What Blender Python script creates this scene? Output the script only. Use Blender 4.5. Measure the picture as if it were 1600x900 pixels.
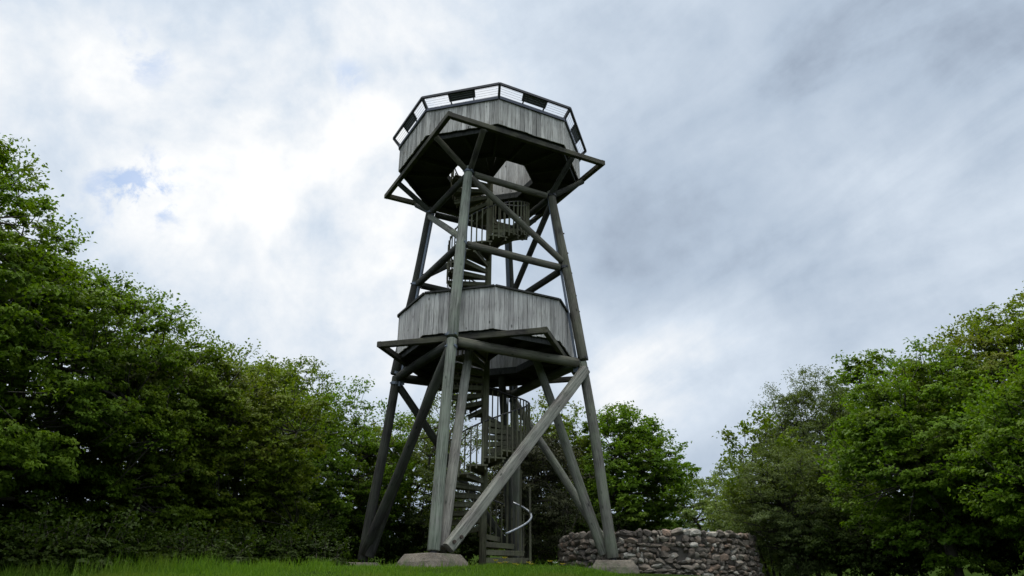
import bpy, bmesh, math, random
import numpy as np
from mathutils import Vector, Matrix
from math import sin, cos, pi, radians, hypot, sqrt, atan2

for o in list(bpy.data.objects): bpy.data.objects.remove(o)
S = bpy.context.scene
COL = S.collection
random.seed(7)

# ------------------------------------------------------------------ camera, world, sun, exposure
F_PX, PITCH, ROLL = 1170.0, 22.823, 0.385       # focal length in pixels of a 1600 px wide frame
cam = bpy.data.cameras.new('camera'); cam.sensor_width = 36; cam.lens = F_PX / 1600 * 36
cam.clip_start = 0.1; cam.clip_end = 2000
co = bpy.data.objects.new('camera', cam); COL.objects.link(co)
co.matrix_world = Matrix.Rotation(radians(90 + PITCH), 4, 'X') @ Matrix.Rotation(radians(ROLL), 4, 'Z')
S.camera = co
S.render.resolution_x = 1024; S.render.resolution_y = 576
S.view_settings.view_transform = 'Standard'; S.view_settings.look = 'None'
S.view_settings.exposure = 0.0; S.view_settings.gamma = 1.0
S.view_settings.use_curve_mapping = False

SUN_EL, SUN_AZ = 50, -22                       # degrees; azimuth from straight ahead, + to the right
W = bpy.data.worlds.new('World'); S.world = W; W.use_nodes = True
nt = W.node_tree; nt.nodes.clear()

class NB:
    """tiny node builder"""
    def __init__(s, nt): s.nt = nt
    def n(s, t, **k):
        x = s.nt.nodes.new(t)
        for a, b in k.items(): setattr(x, a, b)
        return x
    def l(s, a, b): s.nt.links.new(a, b)
    def put(s, sock, v):
        if hasattr(v, 'links') or isinstance(v, bpy.types.NodeSocket): s.l(v, sock)
        else: sock.default_value = v
    def m(s, op, a, b=0.0, c=0.0, clamp=False):
        x = s.n('ShaderNodeMath', operation=op); x.use_clamp = clamp
        s.put(x.inputs[0], a); s.put(x.inputs[1], b); s.put(x.inputs[2], c)
        return x.outputs[0]
    def v(s, op, a, b=(0, 0, 0)):
        x = s.n('ShaderNodeVectorMath', operation=op)
        s.put(x.inputs[0], a); s.put(x.inputs[1], b)
        return x.outputs['Value'] if op in ('DOT_PRODUCT', 'LENGTH') else x.outputs[0]
    def noise(s, vec, scale, detail=4, rough=.55, dist=0.0, out='Fac'):
        x = s.n('ShaderNodeTexNoise')
        s.l(vec, x.inputs['Vector']); x.inputs['Scale'].default_value = scale
        x.inputs['Detail'].default_value = detail; x.inputs['Roughness'].default_value = rough
        x.inputs['Distortion'].default_value = dist
        return x.outputs[out]
    def mapr(s, v, a, b, c=0.0, d=1.0, smooth=True):
        x = s.n('ShaderNodeMapRange'); x.interpolation_type = 'SMOOTHSTEP' if smooth else 'LINEAR'
        s.put(x.inputs[0], v)
        for i, q in enumerate((a, b, c, d)): x.inputs[i + 1].default_value = q
        return x.outputs[0]
    def mix(s, f, a, b, mode='MIX'):
        x = s.n('ShaderNodeMix', data_type='RGBA', blend_type=mode)
        s.put(x.inputs[0], f)
        s.put(x.inputs[6], a if not isinstance(a, tuple) else (*a, 1)[:4])
        s.put(x.inputs[7], b if not isinstance(b, tuple) else (*b, 1)[:4])
        return x.outputs[2]
    def ramp(s, f, stops):
        x = s.n('ShaderNodeValToRGB'); e = x.color_ramp.elements
        while len(e) < len(stops): e.new(.5)
        for i, (p, c) in enumerate(stops): e[i].position = p; e[i].color = (*c, 1)
        s.put(x.inputs[0], f); return x.outputs[0]

b = NB(nt)
tc = b.n('ShaderNodeTexCoord'); D = b.v('NORMALIZE', tc.outputs['Generated'])
sep = b.n('ShaderNodeSeparateXYZ'); b.l(D, sep.inputs[0])
zc = b.m('ADD', b.m('MAXIMUM', sep.outputs[2], 0.0), 0.22)
cx = b.n('ShaderNodeCombineXYZ')
b.l(b.m('DIVIDE', sep.outputs[0], zc), cx.inputs[0]); b.l(b.m('DIVIDE', sep.outputs[1], zc), cx.inputs[1])
cx.inputs[2].default_value = 3.7
P = cx.outputs[0]
mp = b.n('ShaderNodeMapping'); b.l(P, mp.inputs[0]); mp.inputs['Rotation'].default_value = (0, 0, radians(38)); mp.inputs['Scale'].default_value = (.55, 1.5, 1)
n1 = b.noise(P, 2.3, 8, .58, .25)
n2 = b.noise(mp.outputs[0], 1.5, 7, .5, .4)
n3 = b.noise(P, .9, 3, .5, .3)
# where the cloud deck is thin and bright, and where it is thick and grey (directions in the real sky)
LOBES = [((-0.298, 0.821, 0.488), .24, 12), ((-0.236, 0.744, 0.625), .08, 9), ((-0.492, 0.652, 0.577), .13, 12),
         ((-0.155, 0.86, 0.48), .17, 7), ((-0.236, 0.74, 0.63), .10, 5), ((-0.43, 0.82, 0.36), .13, 12),
         ((0.150, 0.950, 0.263), .40, 5), ((0.270, 0.926, 0.262), .22, 6), ((-0.56, 0.735, 0.45), .07, 9), ((-0.1, .93, .30), .14, 9),
         ((0.501, 0.761, 0.40), .17, 8), ((.40, .80, .50), .07, 5), ((.56, .70, .46), .08, 7), ((.0, .76, .65), .14, 9),
         ((0.421, 0.758, 0.498), -.06, 10), ((0.215, 0.965, 0.165), -.12, 6), ((0.526, 0.641, 0.558), -.05, 9),
         ((0.152, 0.894, 0.421), -.13, 7), ((.30, .86, .40), -.05, 6), ((.22, .80, .56), -.04, 8)]
B = 0.545
for (d, a, w) in LOBES:
    dv = Vector(d).normalized(); k = 1 / (1 - cos(radians(w)))
    e = b.m('MULTIPLY', b.m('SUBTRACT', b.v('DOT_PRODUCT', D, tuple(dv)), 1.0), k)
    B = b.m('ADD', b.m('MULTIPLY', b.m('EXPONENT', e), a), B)
# puffs on the thin side of the deck, long slanting streaks on the thick side
pf = b.noise(D, 5.5, 9, .56, .15)
pw_ = b.noise(D, 11.0, 8, .6, .1)
bil = b.m('SUBTRACT', 1.0, b.m('ABSOLUTE', b.m('MULTIPLY', b.m('SUBTRACT', pw_, .5), 5.0)))
E1 = Vector((.82, -.57 * sin(radians(23)), .57 * cos(radians(23)))); E2 = Vector((-.57, -.82 * sin(radians(23)), .82 * cos(radians(23)))); E3 = Vector((0, cos(radians(23)), sin(radians(23))))
sx = b.n('ShaderNodeCombineXYZ')
b.l(b.m('MULTIPLY', b.v('DOT_PRODUCT', D, tuple(E1)), 2.2), sx.inputs[0]); b.l(b.m('MULTIPLY', b.v('DOT_PRODUCT', D, tuple(E2)), 7.5), sx.inputs[1]); b.l(b.m('MULTIPLY', b.v('DOT_PRODUCT', D, tuple(E3)), 2.0), sx.inputs[2])
stn = b.noise(sx.outputs[0], 1.0, 9, .55, .35)
side = b.mapr(sep.outputs[0], -.10, .22)
lft = b.m('ADD', b.m('MULTIPLY', b.m('SUBTRACT', pf, .5), 1.25), b.m('MULTIPLY', bil, .07))
pr = b.noise(D, 8.0, 9, .62, .2)
rgt = b.m('ADD', b.m('ADD', b.m('MULTIPLY', b.m('SUBTRACT', stn, .5), .85), b.m('MULTIPLY', b.m('SUBTRACT', pf, .5), .55)), b.m('ADD', b.m('MULTIPLY', b.m('SUBTRACT', pr, .5), .42), b.m('MULTIPLY', bil, .03)))
nz = b.m('ADD', b.m('MULTIPLY', lft, b.m('SUBTRACT', 1.0, side)), b.m('MULTIPLY', rgt, side))
nz = b.m('ADD', nz, b.m('MULTIPLY', b.m('SUBTRACT', n3, .5), .25))
B = b.m('MULTIPLY', B, b.m('MULTIPLY_ADD', nz, 1.3, 1.0))
B = b.m('MINIMUM', b.m('MAXIMUM', B, .2), 1.25)
ccol = b.ramp(b.m('MULTIPLY', B, .8), [(0.0, (.17, .23, .34)), (.22, (.22, .27, .36)), (.4, (.47, .56, .68)), (.6, (.68, .765, .87)), (.8, (.96, .98, 1.0)), (1.0, (1.25, 1.25, 1.25))])
sky = b.n('ShaderNodeTexSky'); sky.sky_type = 'NISHITA'; sky.sun_disc = False
sky.sun_elevation = radians(SUN_EL); sky.sun_rotation = radians(SUN_AZ)
sky.altitude = 100; sky.air_density = 1; sky.dust_density = .6; sky.ozone_density = 1.5
hole = 0.0
for d, w, a in (((-0.439, 0.776, 0.453), 2.2, .62), ((-0.43, 0.693, 0.579), 2.4, .42), ((-0.207, 0.765, 0.61), 1.5, .4), ((-.50, .75, .41), 4.0, .22), ((-.36, .79, .43), 3, .16)):
    dv = Vector(d).normalized(); k = .7 / (1 - cos(radians(w)))
    e = b.m('EXPONENT', b.m('MULTIPLY', b.m('SUBTRACT', b.v('DOT_PRODUCT', D, tuple(dv)), 1.0), k))
    hole = b.m('ADD', b.m('MULTIPLY', e, a), hole)
nh = b.noise(D, 16.0, 8, .62, .4)
hole = b.mapr(b.m('MULTIPLY', hole, b.mapr(nh, .36, .66, 0, 2.0)), .20, 1.1, 0, .66)
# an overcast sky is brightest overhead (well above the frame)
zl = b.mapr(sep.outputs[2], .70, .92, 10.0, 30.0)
bk = b.mapr(sep.outputs[1], .35, -.2, 1.0, 1.9)  # extra sky brightness overhead and behind the camera, added to light the foliage
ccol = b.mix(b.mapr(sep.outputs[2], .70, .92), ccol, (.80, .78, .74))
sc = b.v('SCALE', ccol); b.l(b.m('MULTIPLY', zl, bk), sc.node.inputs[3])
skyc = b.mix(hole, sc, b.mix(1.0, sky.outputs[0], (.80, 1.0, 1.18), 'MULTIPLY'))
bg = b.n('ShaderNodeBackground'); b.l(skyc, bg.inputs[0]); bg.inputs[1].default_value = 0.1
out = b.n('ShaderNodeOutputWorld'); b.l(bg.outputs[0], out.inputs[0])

sl = bpy.data.lights.new('sun', 'SUN'); sl.energy = 1.7; sl.angle = radians(18); sl.color = (1, .97, .92)
so = bpy.data.objects.new('sun', sl); COL.objects.link(so)
sd = Vector((sin(radians(SUN_AZ)) * cos(radians(SUN_EL)), cos(radians(SUN_AZ)) * cos(radians(SUN_EL)), sin(radians(SUN_EL))))
so.rotation_euler = sd.to_track_quat('Z', 'Y').to_euler(); so.location = (0, 0, 40)

# ------------------------------------------------------------------ materials
def new_mat(name):
    m = bpy.data.materials.new(name); m.use_nodes = True; m.node_tree.nodes.clear()
    q = NB(m.node_tree); bs = q.n('ShaderNodeBsdfPrincipled'); o = q.n('ShaderNodeOutputMaterial')
    q.l(bs.outputs[0], o.inputs[0]); return m, q, bs, o
def bump(q, bs, h, st, dist=.01):
    x = q.n('ShaderNodeBump'); x.inputs['Strength'].default_value = st; x.inputs['Distance'].default_value = dist
    q.l(h, x.inputs['Height']); q.l(x.outputs[0], bs.inputs['Normal'])

def wood(name, ca, cb, algae=0.0, acol=(.14, .2, .11), crack=.6, attr=False):
    """weathered timber: grain runs along local Z; ca/cb light and dark grain; algae = share of green growth"""
    m, q, bs, o = new_mat(name)
    t = q.n('ShaderNodeTexCoord').outputs['Object']
    inf = q.n('ShaderNodeObjectInfo').outputs['Random']
    off = q.n('ShaderNodeCombineXYZ'); q.l(q.m('MULTIPLY', inf, 37.0), off.inputs[0]); q.l(q.m('MULTIPLY', inf, 91.0), off.inputs[2])
    p = q.v('ADD', t, off.outputs[0])
    mpn = q.n('ShaderNodeMapping'); q.l(p, mpn.inputs[0]); mpn.inputs['Scale'].default_value = (30, 30, 1.6)
    g = q.noise(mpn.outputs[0], 1.0, 6, .65, .8)
    mp2 = q.n('ShaderNodeMapping'); q.l(p, mp2.inputs[0]); mp2.inputs['Scale'].default_value = (16, 16, .45)
    ck = q.noise(mp2.outputs[0], 1.3, 3, .5, 1.2)
    big = q.noise(p, 1.7, 4, .6)
    c = q.mix(q.mapr(g, .3, .72), ca, cb)
    mp3 = q.n('ShaderNodeMapping'); q.l(p, mp3.inputs[0]); mp3.inputs['Scale'].default_value = (55, 55, 1.1)
    ck2 = q.noise(mp3.outputs[0], 1.0, 3, .5, .5)
    patch = q.mapr(q.noise(p, 2.3, 3, .5), .42, .58, .25, 1.0)
    ckm = q.m('MULTIPLY', q.mapr(q.m('ABSOLUTE', q.m('SUBTRACT', ck, .5)), 0.0, .045, crack * 1.25, 0.0), patch)
    ckm = q.m('MAXIMUM', ckm, q.m('MULTIPLY', q.mapr(ck2, .60, .68), .65))
    vo = q.n('ShaderNodeTexVoronoi'); vo.inputs['Scale'].default_value = 1.0
    mp4 = q.n('ShaderNodeMapping'); q.l(p, mp4.inputs[0]); mp4.inputs['Scale'].default_value = (4.5, 4.5, 2.2); q.l(mp4.outputs[0], vo.inputs['Vector'])
    ckm = q.m('MAXIMUM', ckm, q.mapr(vo.outputs['Distance'], .06, .13, .85, 0.0))
    c = q.mix(ckm, c, tuple(x * .18 for x in cb))
    if algae:
        am = q.m('MULTIPLY', q.mapr(q.m('ADD', big, q.m('MULTIPLY', g, .25)), .45, .75), algae)
        c = q.mix(am, c, acol)
    tone = q.m('ADD', .52, q.m('MULTIPLY', q.m('ADD', big, q.m('MULTIPLY', inf, .25)), .85))
    if attr:
        at = q.n('ShaderNodeAttribute'); at.attribute_name = 'tone'
        tone = q.m('MULTIPLY', tone, at.outputs['Fac'])
        c = q.mix(q.m('MULTIPLY', q.mapr(big, .58, .72), q.mapr(g, .4, .7, .2, .9)), c, (.10, .075, .045))
    hs = q.n('ShaderNodeHueSaturation'); q.l(c, hs.inputs['Color']); q.l(tone, hs.inputs['Value'])
    q.l(hs.outputs[0], bs.inputs['Base Color']); bs.inputs['Roughness'].default_value = .85
    bs.inputs['Specular IOR Level'].default_value = .25
    bump(q, bs, q.m('SUBTRACT', g, q.m('MULTIPLY', ckm, 1.2)), .55, .012)
    return m
M = {}
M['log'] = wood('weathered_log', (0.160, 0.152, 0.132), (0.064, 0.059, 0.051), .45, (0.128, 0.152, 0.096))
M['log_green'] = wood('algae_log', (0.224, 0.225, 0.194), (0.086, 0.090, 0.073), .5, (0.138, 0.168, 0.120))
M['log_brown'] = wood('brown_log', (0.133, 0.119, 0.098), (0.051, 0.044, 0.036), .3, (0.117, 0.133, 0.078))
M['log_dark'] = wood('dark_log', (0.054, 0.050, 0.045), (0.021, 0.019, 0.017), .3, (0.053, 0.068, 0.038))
M['brace'] = wood('sawn_brace', (0.267, 0.245, 0.215), (0.120, 0.112, 0.096), .25, (0.189, 0.224, 0.163), .5)
M['board'] = wood('weathered_board', (0.493, 0.470, 0.428), (0.270, 0.253, 0.225), .07, (0.260, 0.298, 0.242), .4, True)
M['board_low'] = wood('weathered_board_low', (0.477, 0.455, 0.423), (0.270, 0.257, 0.239), .12, (0.216, 0.243, 0.198), .4, True)
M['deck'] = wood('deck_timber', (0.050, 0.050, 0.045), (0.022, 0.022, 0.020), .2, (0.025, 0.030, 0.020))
M['stair'] = wood('stair_timber', (0.133, 0.121, 0.084), (0.055, 0.050, 0.034), .35, (0.140, 0.156, 0.078), .35)
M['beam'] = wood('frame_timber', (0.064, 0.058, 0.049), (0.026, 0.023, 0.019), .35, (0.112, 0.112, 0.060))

def plain(name, col, rough=.5, metal=0.0, var=.25, sc=6):
    m, q, bs, o = new_mat(name)
    t = q.n('ShaderNodeTexCoord').outputs['Object']
    n = q.noise(t, sc, 6, .6)
    hs = q.n('ShaderNodeHueSaturation'); hs.inputs['Color'].default_value = (*col, 1)
    q.l(q.m('ADD', 1 - var, q.m('MULTIPLY', n, 2 * var)), hs.inputs['Value'])
    q.l(hs.outputs[0], bs.inputs['Base Color']); bs.inputs['Roughness'].default_value = rough; bs.inputs['Metallic'].default_value = metal
    bump(q, bs, n, .2, .005)
    return m
M['steel'] = plain('galvanised_steel', (.10, .118, .145), .6, .25)
M['rail'] = plain('dark_painted_steel', (.018, .018, .02), .5, .2)
M['cap'] = plain('slate_grey_steel', (.06, .065, .08), .55, .3)
M['panel'] = plain('black_panel', (.008, .008, .009), .6, 0)
M['bolt'] = plain('rusty_bolt', (.05, .035, .025), .7, .3)
M['bright'] = plain('bright_handrail', (.33, .35, .38), .45, .7)
M['wire'] = plain('wire', (.30, .31, .33), .4, .6)

def concrete():
    m, q, bs, o = new_mat('footing_concrete')
    t = q.n('ShaderNodeTexCoord').outputs['Object']
    n = q.noise(t, 3, 8, .65); f = q.noise(t, 26, 6, .7)
    c = q.mix(q.mapr(n, .35, .65), (.17, .145, .11), (.08, .066, .05))
    c = q.mix(q.mapr(f, .5, .7, 0, .6), c, (.22, .21, .18))
    c = q.mix(q.mapr(q.noise(t, 1.3, 5, .6), .5, .65, 0, .8), c, (.06, .075, .035))
    q.l(c, bs.inputs['Base Color']); bs.inputs['Roughness'].default_value = .95
    bump(q, bs, q.m('ADD', n, f), .9, .03); return m
M['concrete'] = concrete()

def stone():
    m, q, bs, o = new_mat('rubble_stone')
    t = q.n('ShaderNodeTexCoord').outputs['Object']
    at = q.n('ShaderNodeAttribute'); at.attribute_name = 'tone'
    n = q.noise(t, 9, 8, .7, .3)
    c = q.ramp(at.outputs['Fac'], [(0, (.065, .053, .042)), (.3, (.13, .108, .084)), (.5, (.19, .162, .128)), (.7, (.195, .13, .09)), (.88, (.27, .245, .20)), (1, (.44, .41, .35))])
    c = q.mix(q.mapr(n, .42, .7, 0, .85), c, (.07, .06, .05))
    c = q.mix(q.mapr(q.noise(t, 4, 6, .6), .58, .7, 0, .7), c, (.34, .34, .30))
    q.l(c, bs.inputs['Base Color']); bs.inputs['Roughness'].default_value = .95
    bump(q, bs, n, .9, .03); return m
M['stone'] = stone()
M['mortar'] = plain('old_mortar', (.06, .052, .042), .98, 0, .4, 12)

def leafmat(name, ca, cb, cc, trans=.35):
    m, q, bs, o = new_mat(name)
    at = q.n('ShaderNodeAttribute'); at.attribute_name = 'tone'
    t = q.n('ShaderNodeTexCoord').outputs['Object']
    n = q.noise(t, .7, 3, .5)
    n_mid = q.noise(t, 2.1, 2, .5)
    c = q.mix(at.outputs['Fac'], ca, cb)
    c = q.mix(q.mapr(q.m('ADD', q.m('MULTIPLY', n, .7), q.m('MULTIPLY', n_mid, .3)), .46, .64, 0, .6), c, cc)
    q.l(c, bs.inputs['Base Color']); bs.inputs['Roughness'].default_value = .6
    bs.inputs['Specular IOR Level'].default_value = .14
    tr = q.n('ShaderNodeBsdfTranslucent')
    tcx = q.mix(1.0, c, (1.15, 1.25, .35), 'MULTIPLY'); q.l(tcx, tr.inputs[0])
    ms = q.n('ShaderNodeMixShader'); ms.inputs[0].default_value = trans
    q.l(bs.outputs[0], ms.inputs[1]); q.l(tr.outputs[0], ms.inputs[2]); q.l(ms.outputs[0], o.inputs[0])
    return m
LM = {
 'oak': leafmat('oak_leaves', (.062, .118, .008), (.125, .195, .012), (.108, .138, .013), .40),
 'oak_yellow': leafmat('young_oak_leaves', (.080, .126, .008), (.140, .190, .014), (.135, .132, .016), .40),
 'oak_deep': leafmat('deep_oak_leaves', (.060, .105, .007), (.118, .17, .011), (.108, .122, .013), .4),
 'willow': leafmat('willow_leaves', (.075, .108, .034), (.125, .16, .052), (.075, .105, .020)),
 'maple': leafmat('maple_leaves', (.058, .118, .007), (.125, .210, .012), (.105, .138, .013), .40),
 'holly': leafmat('holly_leaves', (.024, .030, .010), (.055, .06, .025), (.075, .07, .04), .1),
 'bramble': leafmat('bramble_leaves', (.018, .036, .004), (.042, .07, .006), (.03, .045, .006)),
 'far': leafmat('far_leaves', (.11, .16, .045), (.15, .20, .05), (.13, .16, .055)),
}
M['bark'] = wood('bark', (.075, .065, .05), (.03, .026, .02), .3, (.04, .05, .02))

def ground_mat():
    m, q, bs, o = new_mat('grassy_soil')
    t = q.n('ShaderNodeTexCoord').outputs['Object']
    c = q.mix(q.mapr(q.noise(t, 3, 8, .65), .35, .65), (.016, .030, .006), (.028, .045, .009))
    q.l(c, bs.inputs['Base Color']); bs.inputs['Roughness'].default_value = 1; bs.inputs['Specular IOR Level'].default_value = 0.0
    bump(q, bs, q.noise(t, 30, 5, .7), .8, .03); return m
M['ground'] = ground_mat()
M['grass'] = leafmat('grass_blades', (.05, .115, .008), (.115, .20, .015), (.115, .14, .02), .38)

# ------------------------------------------------------------------ helpers
def tag(o, label=None, cat=None, group=None, kind=None):
    if label: o['label'] = label
    if cat: o['category'] = cat
    if group: o['group'] = group
    if kind: o['kind'] = kind
    return o
def link(name, me, m, parent=None, mat=None, mw=None):
    o = bpy.data.objects.new(name, me); COL.objects.link(o)
    if mat is None: mat = m
    if m is not None and not me.materials: me.materials.append(m)
    if parent is not None: o.parent = parent
    if mw is not None: o.matrix_local = mw
    return o
def mesh(name, V, Fc, smooth=False):
    me = bpy.data.meshes.new(name); me.from_pydata([tuple(v) for v in V], [], Fc)
    if smooth: me.shade_smooth()
    return me
def npmesh(name, V, n_per, tone=None):
    """V: (N*n_per,3) vertices, faces of n_per consecutive verts"""
    N = len(V) // n_per; me = bpy.data.meshes.new(name)
    me.vertices.add(len(V)); me.vertices.foreach_set('co', V.astype(np.float32).ravel())
    me.loops.add(len(V)); me.loops.foreach_set('vertex_index', np.arange(len(V), dtype=np.int32))
    me.polygons.add(N); me.polygons.foreach_set('loop_start', np.arange(0, len(V), n_per, dtype=np.int32))
    me.polygons.foreach_set('loop_total', np.full(N, n_per, dtype=np.int32))
    me.update(calc_edges=True)
    if tone is not None:
        a = me.attributes.new('tone', 'FLOAT', 'POINT'); a.data.foreach_set('value', np.repeat(tone, n_per).astype(np.float32))
    return me
def empty(name, loc, label, cat, group=None):
    o = bpy.data.objects.new(name, None); COL.objects.link(o); o.location = loc
    o.empty_display_size = .3
    return tag(o, label, cat, group)

class MB:
    """collects boxes and prisms into one mesh, with a 'tone' attribute per piece"""
    def __init__(s): s.V = []; s.F = []; s.T = []
    def add(s, V, Fc, tone=1.0):
        k = len(s.V); s.V += [tuple(v) for v in V]; s.F += [[i + k for i in f] for f in Fc]; s.T += [tone] * len(V)
    def hexa(s, bot, top, tone=1.0):
        n = len(bot)
        s.add(list(bot) + list(top), [list(range(n))[::-1], list(range(n, 2 * n))] + [[i, (i + 1) % n, n + (i + 1) % n, n + i] for i in range(n)], tone)
    def box(s, c, sx, sy, sz, tone=1.0, rz=0):
        ca, sa = cos(rz), sin(rz)
        q = [(-sx / 2, -sy / 2), (sx / 2, -sy / 2), (sx / 2, sy / 2), (-sx / 2, sy / 2)]
        q = [(c[0] + x * ca - y * sa, c[1] + x * sa + y * ca) for x, y in q]
        s.hexa([(x, y, c[2] - sz / 2) for x, y in q], [(x, y, c[2] + sz / 2) for x, y in q], tone)
    def bar(s, p, q, w, h, tone=1.0):
        p = Vector(p); q = Vector(q); d = (q - p).normalized()
        sd_ = d.cross(Vector((0, 0, 1)))
        if sd_.length < 1e-3: sd_ = Vector((1, 0, 0))
        sd_.normalize(); up = sd_.cross(d)
        o = [sd_ * -w / 2 - up * h / 2, sd_ * w / 2 - up * h / 2, sd_ * w / 2 + up * h / 2, sd_ * -w / 2 + up * h / 2]
        s.hexa([p + x for x in o], [q + x for x in o], tone)
    def tube(s, pts, r, n=8, tone=1.0, r2=None):
        pts = [Vector(p) for p in pts]; rings = []; k = len(s.V)
        for i, p in enumerate(pts):
            d = (pts[min(i + 1, len(pts) - 1)] - pts[max(i - 1, 0)]).normalized()
            a = d.cross(Vector((0, 0, 1)));
            if a.length < 1e-3: a = Vector((1, 0, 0))
            a.normalize(); c = a.cross(d)
            rr = r if r2 is None else r + (r2 - r) * i / (len(pts) - 1)
            for j in range(n):
                t = 2 * pi * j / n; s.V.append(tuple(p + a * rr * cos(t) + c * rr * sin(t))); s.T.append(tone)
        for i in range(len(pts) - 1):
            for j in range(n):
                s.F.append([k + i * n + j, k + i * n + (j + 1) % n, k + (i + 1) * n + (j + 1) % n, k + (i + 1) * n + j])
        s.F.append([k + j for j in range(n)][::-1]); s.F.append([k + (len(pts) - 1) * n + j for j in range(n)])
    def build(s, name, m, parent=None, smooth=False, mw=None):
        me = mesh(name, s.V, s.F, smooth)
        a = me.attributes.new('tone', 'FLOAT', 'POINT'); a.data.foreach_set('value', s.T)
        bm = bmesh.new(); bm.from_mesh(me); bmesh.ops.recalc_face_normals(bm, faces=bm.faces); bm.to_mesh(me); bm.free()
        return link(name, me, m, parent, mw=mw)

def axis_matrix(p, q, up=Vector((0, 0, 1))):
    p = Vector(p); q = Vector(q); z = (q - p).normalized()
    x = z.cross(up)
    if x.length < 1e-3: x = Vector((1, 0, 0))
    x.normalize(); y = z.cross(x)
    m = Matrix((x, y, z)).transposed().to_4x4(); m.translation = p
    return m
def log(name, p, q, r, m, parent, r2=None, n=18, wob=.02):
    """a pole from p to q: local Z is its axis, ends slightly chamfered, surface a little uneven"""
    L = (Vector(q) - Vector(p)).length; r2 = r if r2 is None else r2
    ph = random.random() * 9; V = []; Fc = []
    st = [0, .015] + [L * i / 9 for i in range(1, 9)] + [L - .015, L]
    for i, z in enumerate(st):
        rr = r + (r2 - r) * z / L
        if i in (0, len(st) - 1): rr *= .93
        bx = r * .10 * sin(z * .9 + ph); by = r * .10 * sin(z * 1.3 + ph * 2)
        if i in (0, len(st) - 1): pass
        for j in range(n):
            t = 2 * pi * j / n
            k = rr * (1 + wob * sin(3 * t + ph + z * .7) + wob * .7 * sin(5 * t + z * 1.9 - ph) + random.uniform(-.008, .008))
            V.append((bx + k * cos(t), by + k * sin(t), z))
    for i in range(len(st) - 1):
        for j in range(n): Fc.append([i * n + j, i * n + (j + 1) % n, (i + 1) * n + (j + 1) % n, (i + 1) * n + j])
    Fc.append(list(range(n))[::-1]); Fc.append([(len(st) - 1) * n + j for j in range(n)])
    me = mesh(name, V, Fc, True)
    return link(name, me, m, parent, mw=axis_matrix(p, q))
def beam(name, p, q, w, h, m, parent, bev=.012):
    """sawn timber from p to q, h is its upright side, edges eased"""
    L = (Vector(q) - Vector(p)).length; V = []; Fc = []
    c = [(-w / 2 + bev, -h / 2), (w / 2 - bev, -h / 2), (w / 2, -h / 2 + bev), (w / 2, h / 2 - bev), (w / 2 - bev, h / 2), (-w / 2 + bev, h / 2), (-w / 2, h / 2 - bev), (-w / 2, -h / 2 + bev)]
    st = [0, L * .25, L * .5, L * .75, L]
    for z in st:
        dx, dy = random.uniform(-.004, .004), random.uniform(-.004, .004)
        V += [(x + dx, y + dy, z) for x, y in c]
    for i in range(4):
        for j in range(8): Fc.append([i * 8 + j, i * 8 + (j + 1) % 8, i * 8 + 8 + (j + 1) % 8, i * 8 + 8 + j])
    Fc.append(list(range(8))[::-1]); Fc.append([32 + j for j in range(8)])
    return link(name, mesh(name, V, Fc), m, parent, mw=axis_matrix(p, q))

# ------------------------------------------------------------------ ground
TX, TD, G = -0.6423, 18.466, 0.55     # tower centre and ground level (camera is the origin)
def gh(x, y):
    """height of the grassy hilltop"""
    if y < 13.2: t = max(0, min(1, (y + 1) / 14.2)); base = -1.65 + (G - .02 + 1.65) * (t ** .9)
    else: base = G - .02 * max(0, min(1, (15 - y) / 1.8))
    base += .012 * sin(x * 1.7 + y) + .018 * sin(x * .63 - y * .4)
    e = max(0, x - 1.0); fall = .15 * e ** 1.25
    fade = max(0, min(1, (16.2 - y) / 2.5)); base -= min(fall, 1.3) * fade
    w = max(0, min(1, (y - 16) / 6)) * max(0, min(1, (x - 2.6) / 3)); base -= .35 * w
    l = max(0, min(1, (-x - 4.0) / 5)); base -= .20 * l * l * (3 - 2 * l)
    r = hypot(x, y - 15)
    if r > 38: base += .11 * min(r - 38, 110)
    return base
xs = [-900, -500, -300, -180, -110, -70, -45] + list(np.arange(-34, 34.1, .5)) + [45, 70, 110, 180, 300, 500, 900]
ys = [-400, -150, -60, -25] + list(np.arange(-10, 45.1, .4)) + [55, 70, 95, 130, 180, 260, 400, 700, 1200]
V = [(x, y, gh(x, y)) for y in ys for x in xs]; nx = len(xs)
Fc = [[j * nx + i, j * nx + i + 1, (j + 1) * nx + i + 1, (j + 1) * nx + i] for j in range(len(ys) - 1) for i in range(nx - 1)]
tag(link('ground', mesh('ground', V, Fc, True), M['ground']), kind='structure')

# grass blades on the crest in front of the tower
def grass(name, label, spots, hgt, mat, seed, cat='grass'):
    rng = np.random.default_rng(seed); N = len(spots)
    Vv = np.zeros((N, 3, 3)); base = np.array([(x, y, gh(x, y) - .01) for x, y in spots])
    a = rng.uniform(0, 2 * pi, N); w = rng.uniform(.004, .009, N)
    lean = rng.normal(0, .35, (N, 2)); h = hgt * rng.uniform(.5, 1.25, N)
    s = np.stack([np.cos(a) * w, np.sin(a) * w, np.zeros(N)], 1)
    Vv[:, 0] = base - s; Vv[:, 1] = base + s
    Vv[:, 2] = base + np.stack([lean[:, 0] * h, lean[:, 1] * h, h], 1)
    o = link(name, npmesh(name, Vv.reshape(-1, 3), 3, rng.random(N)), mat)
    return tag(o, label, cat, kind='stuff')
rng = np.random.default_rng(5)
sp = []; hh = []
while len(sp) < 130000:
    y = rng.uniform(9.0, 14.6); x = rng.uniform(-.72 * y - .5, .42 * y)
    d = .5 + .5 * sin(x * 2.1 + 1.3 * sin(y * 1.7)) * sin(y * 2.7 + x)
    if rng.random() < .35 + .65 * d: sp.append((x, y)); hh.append(.035 + .04 * d + (.09 if rng.random() < .03 else 0))
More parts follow.
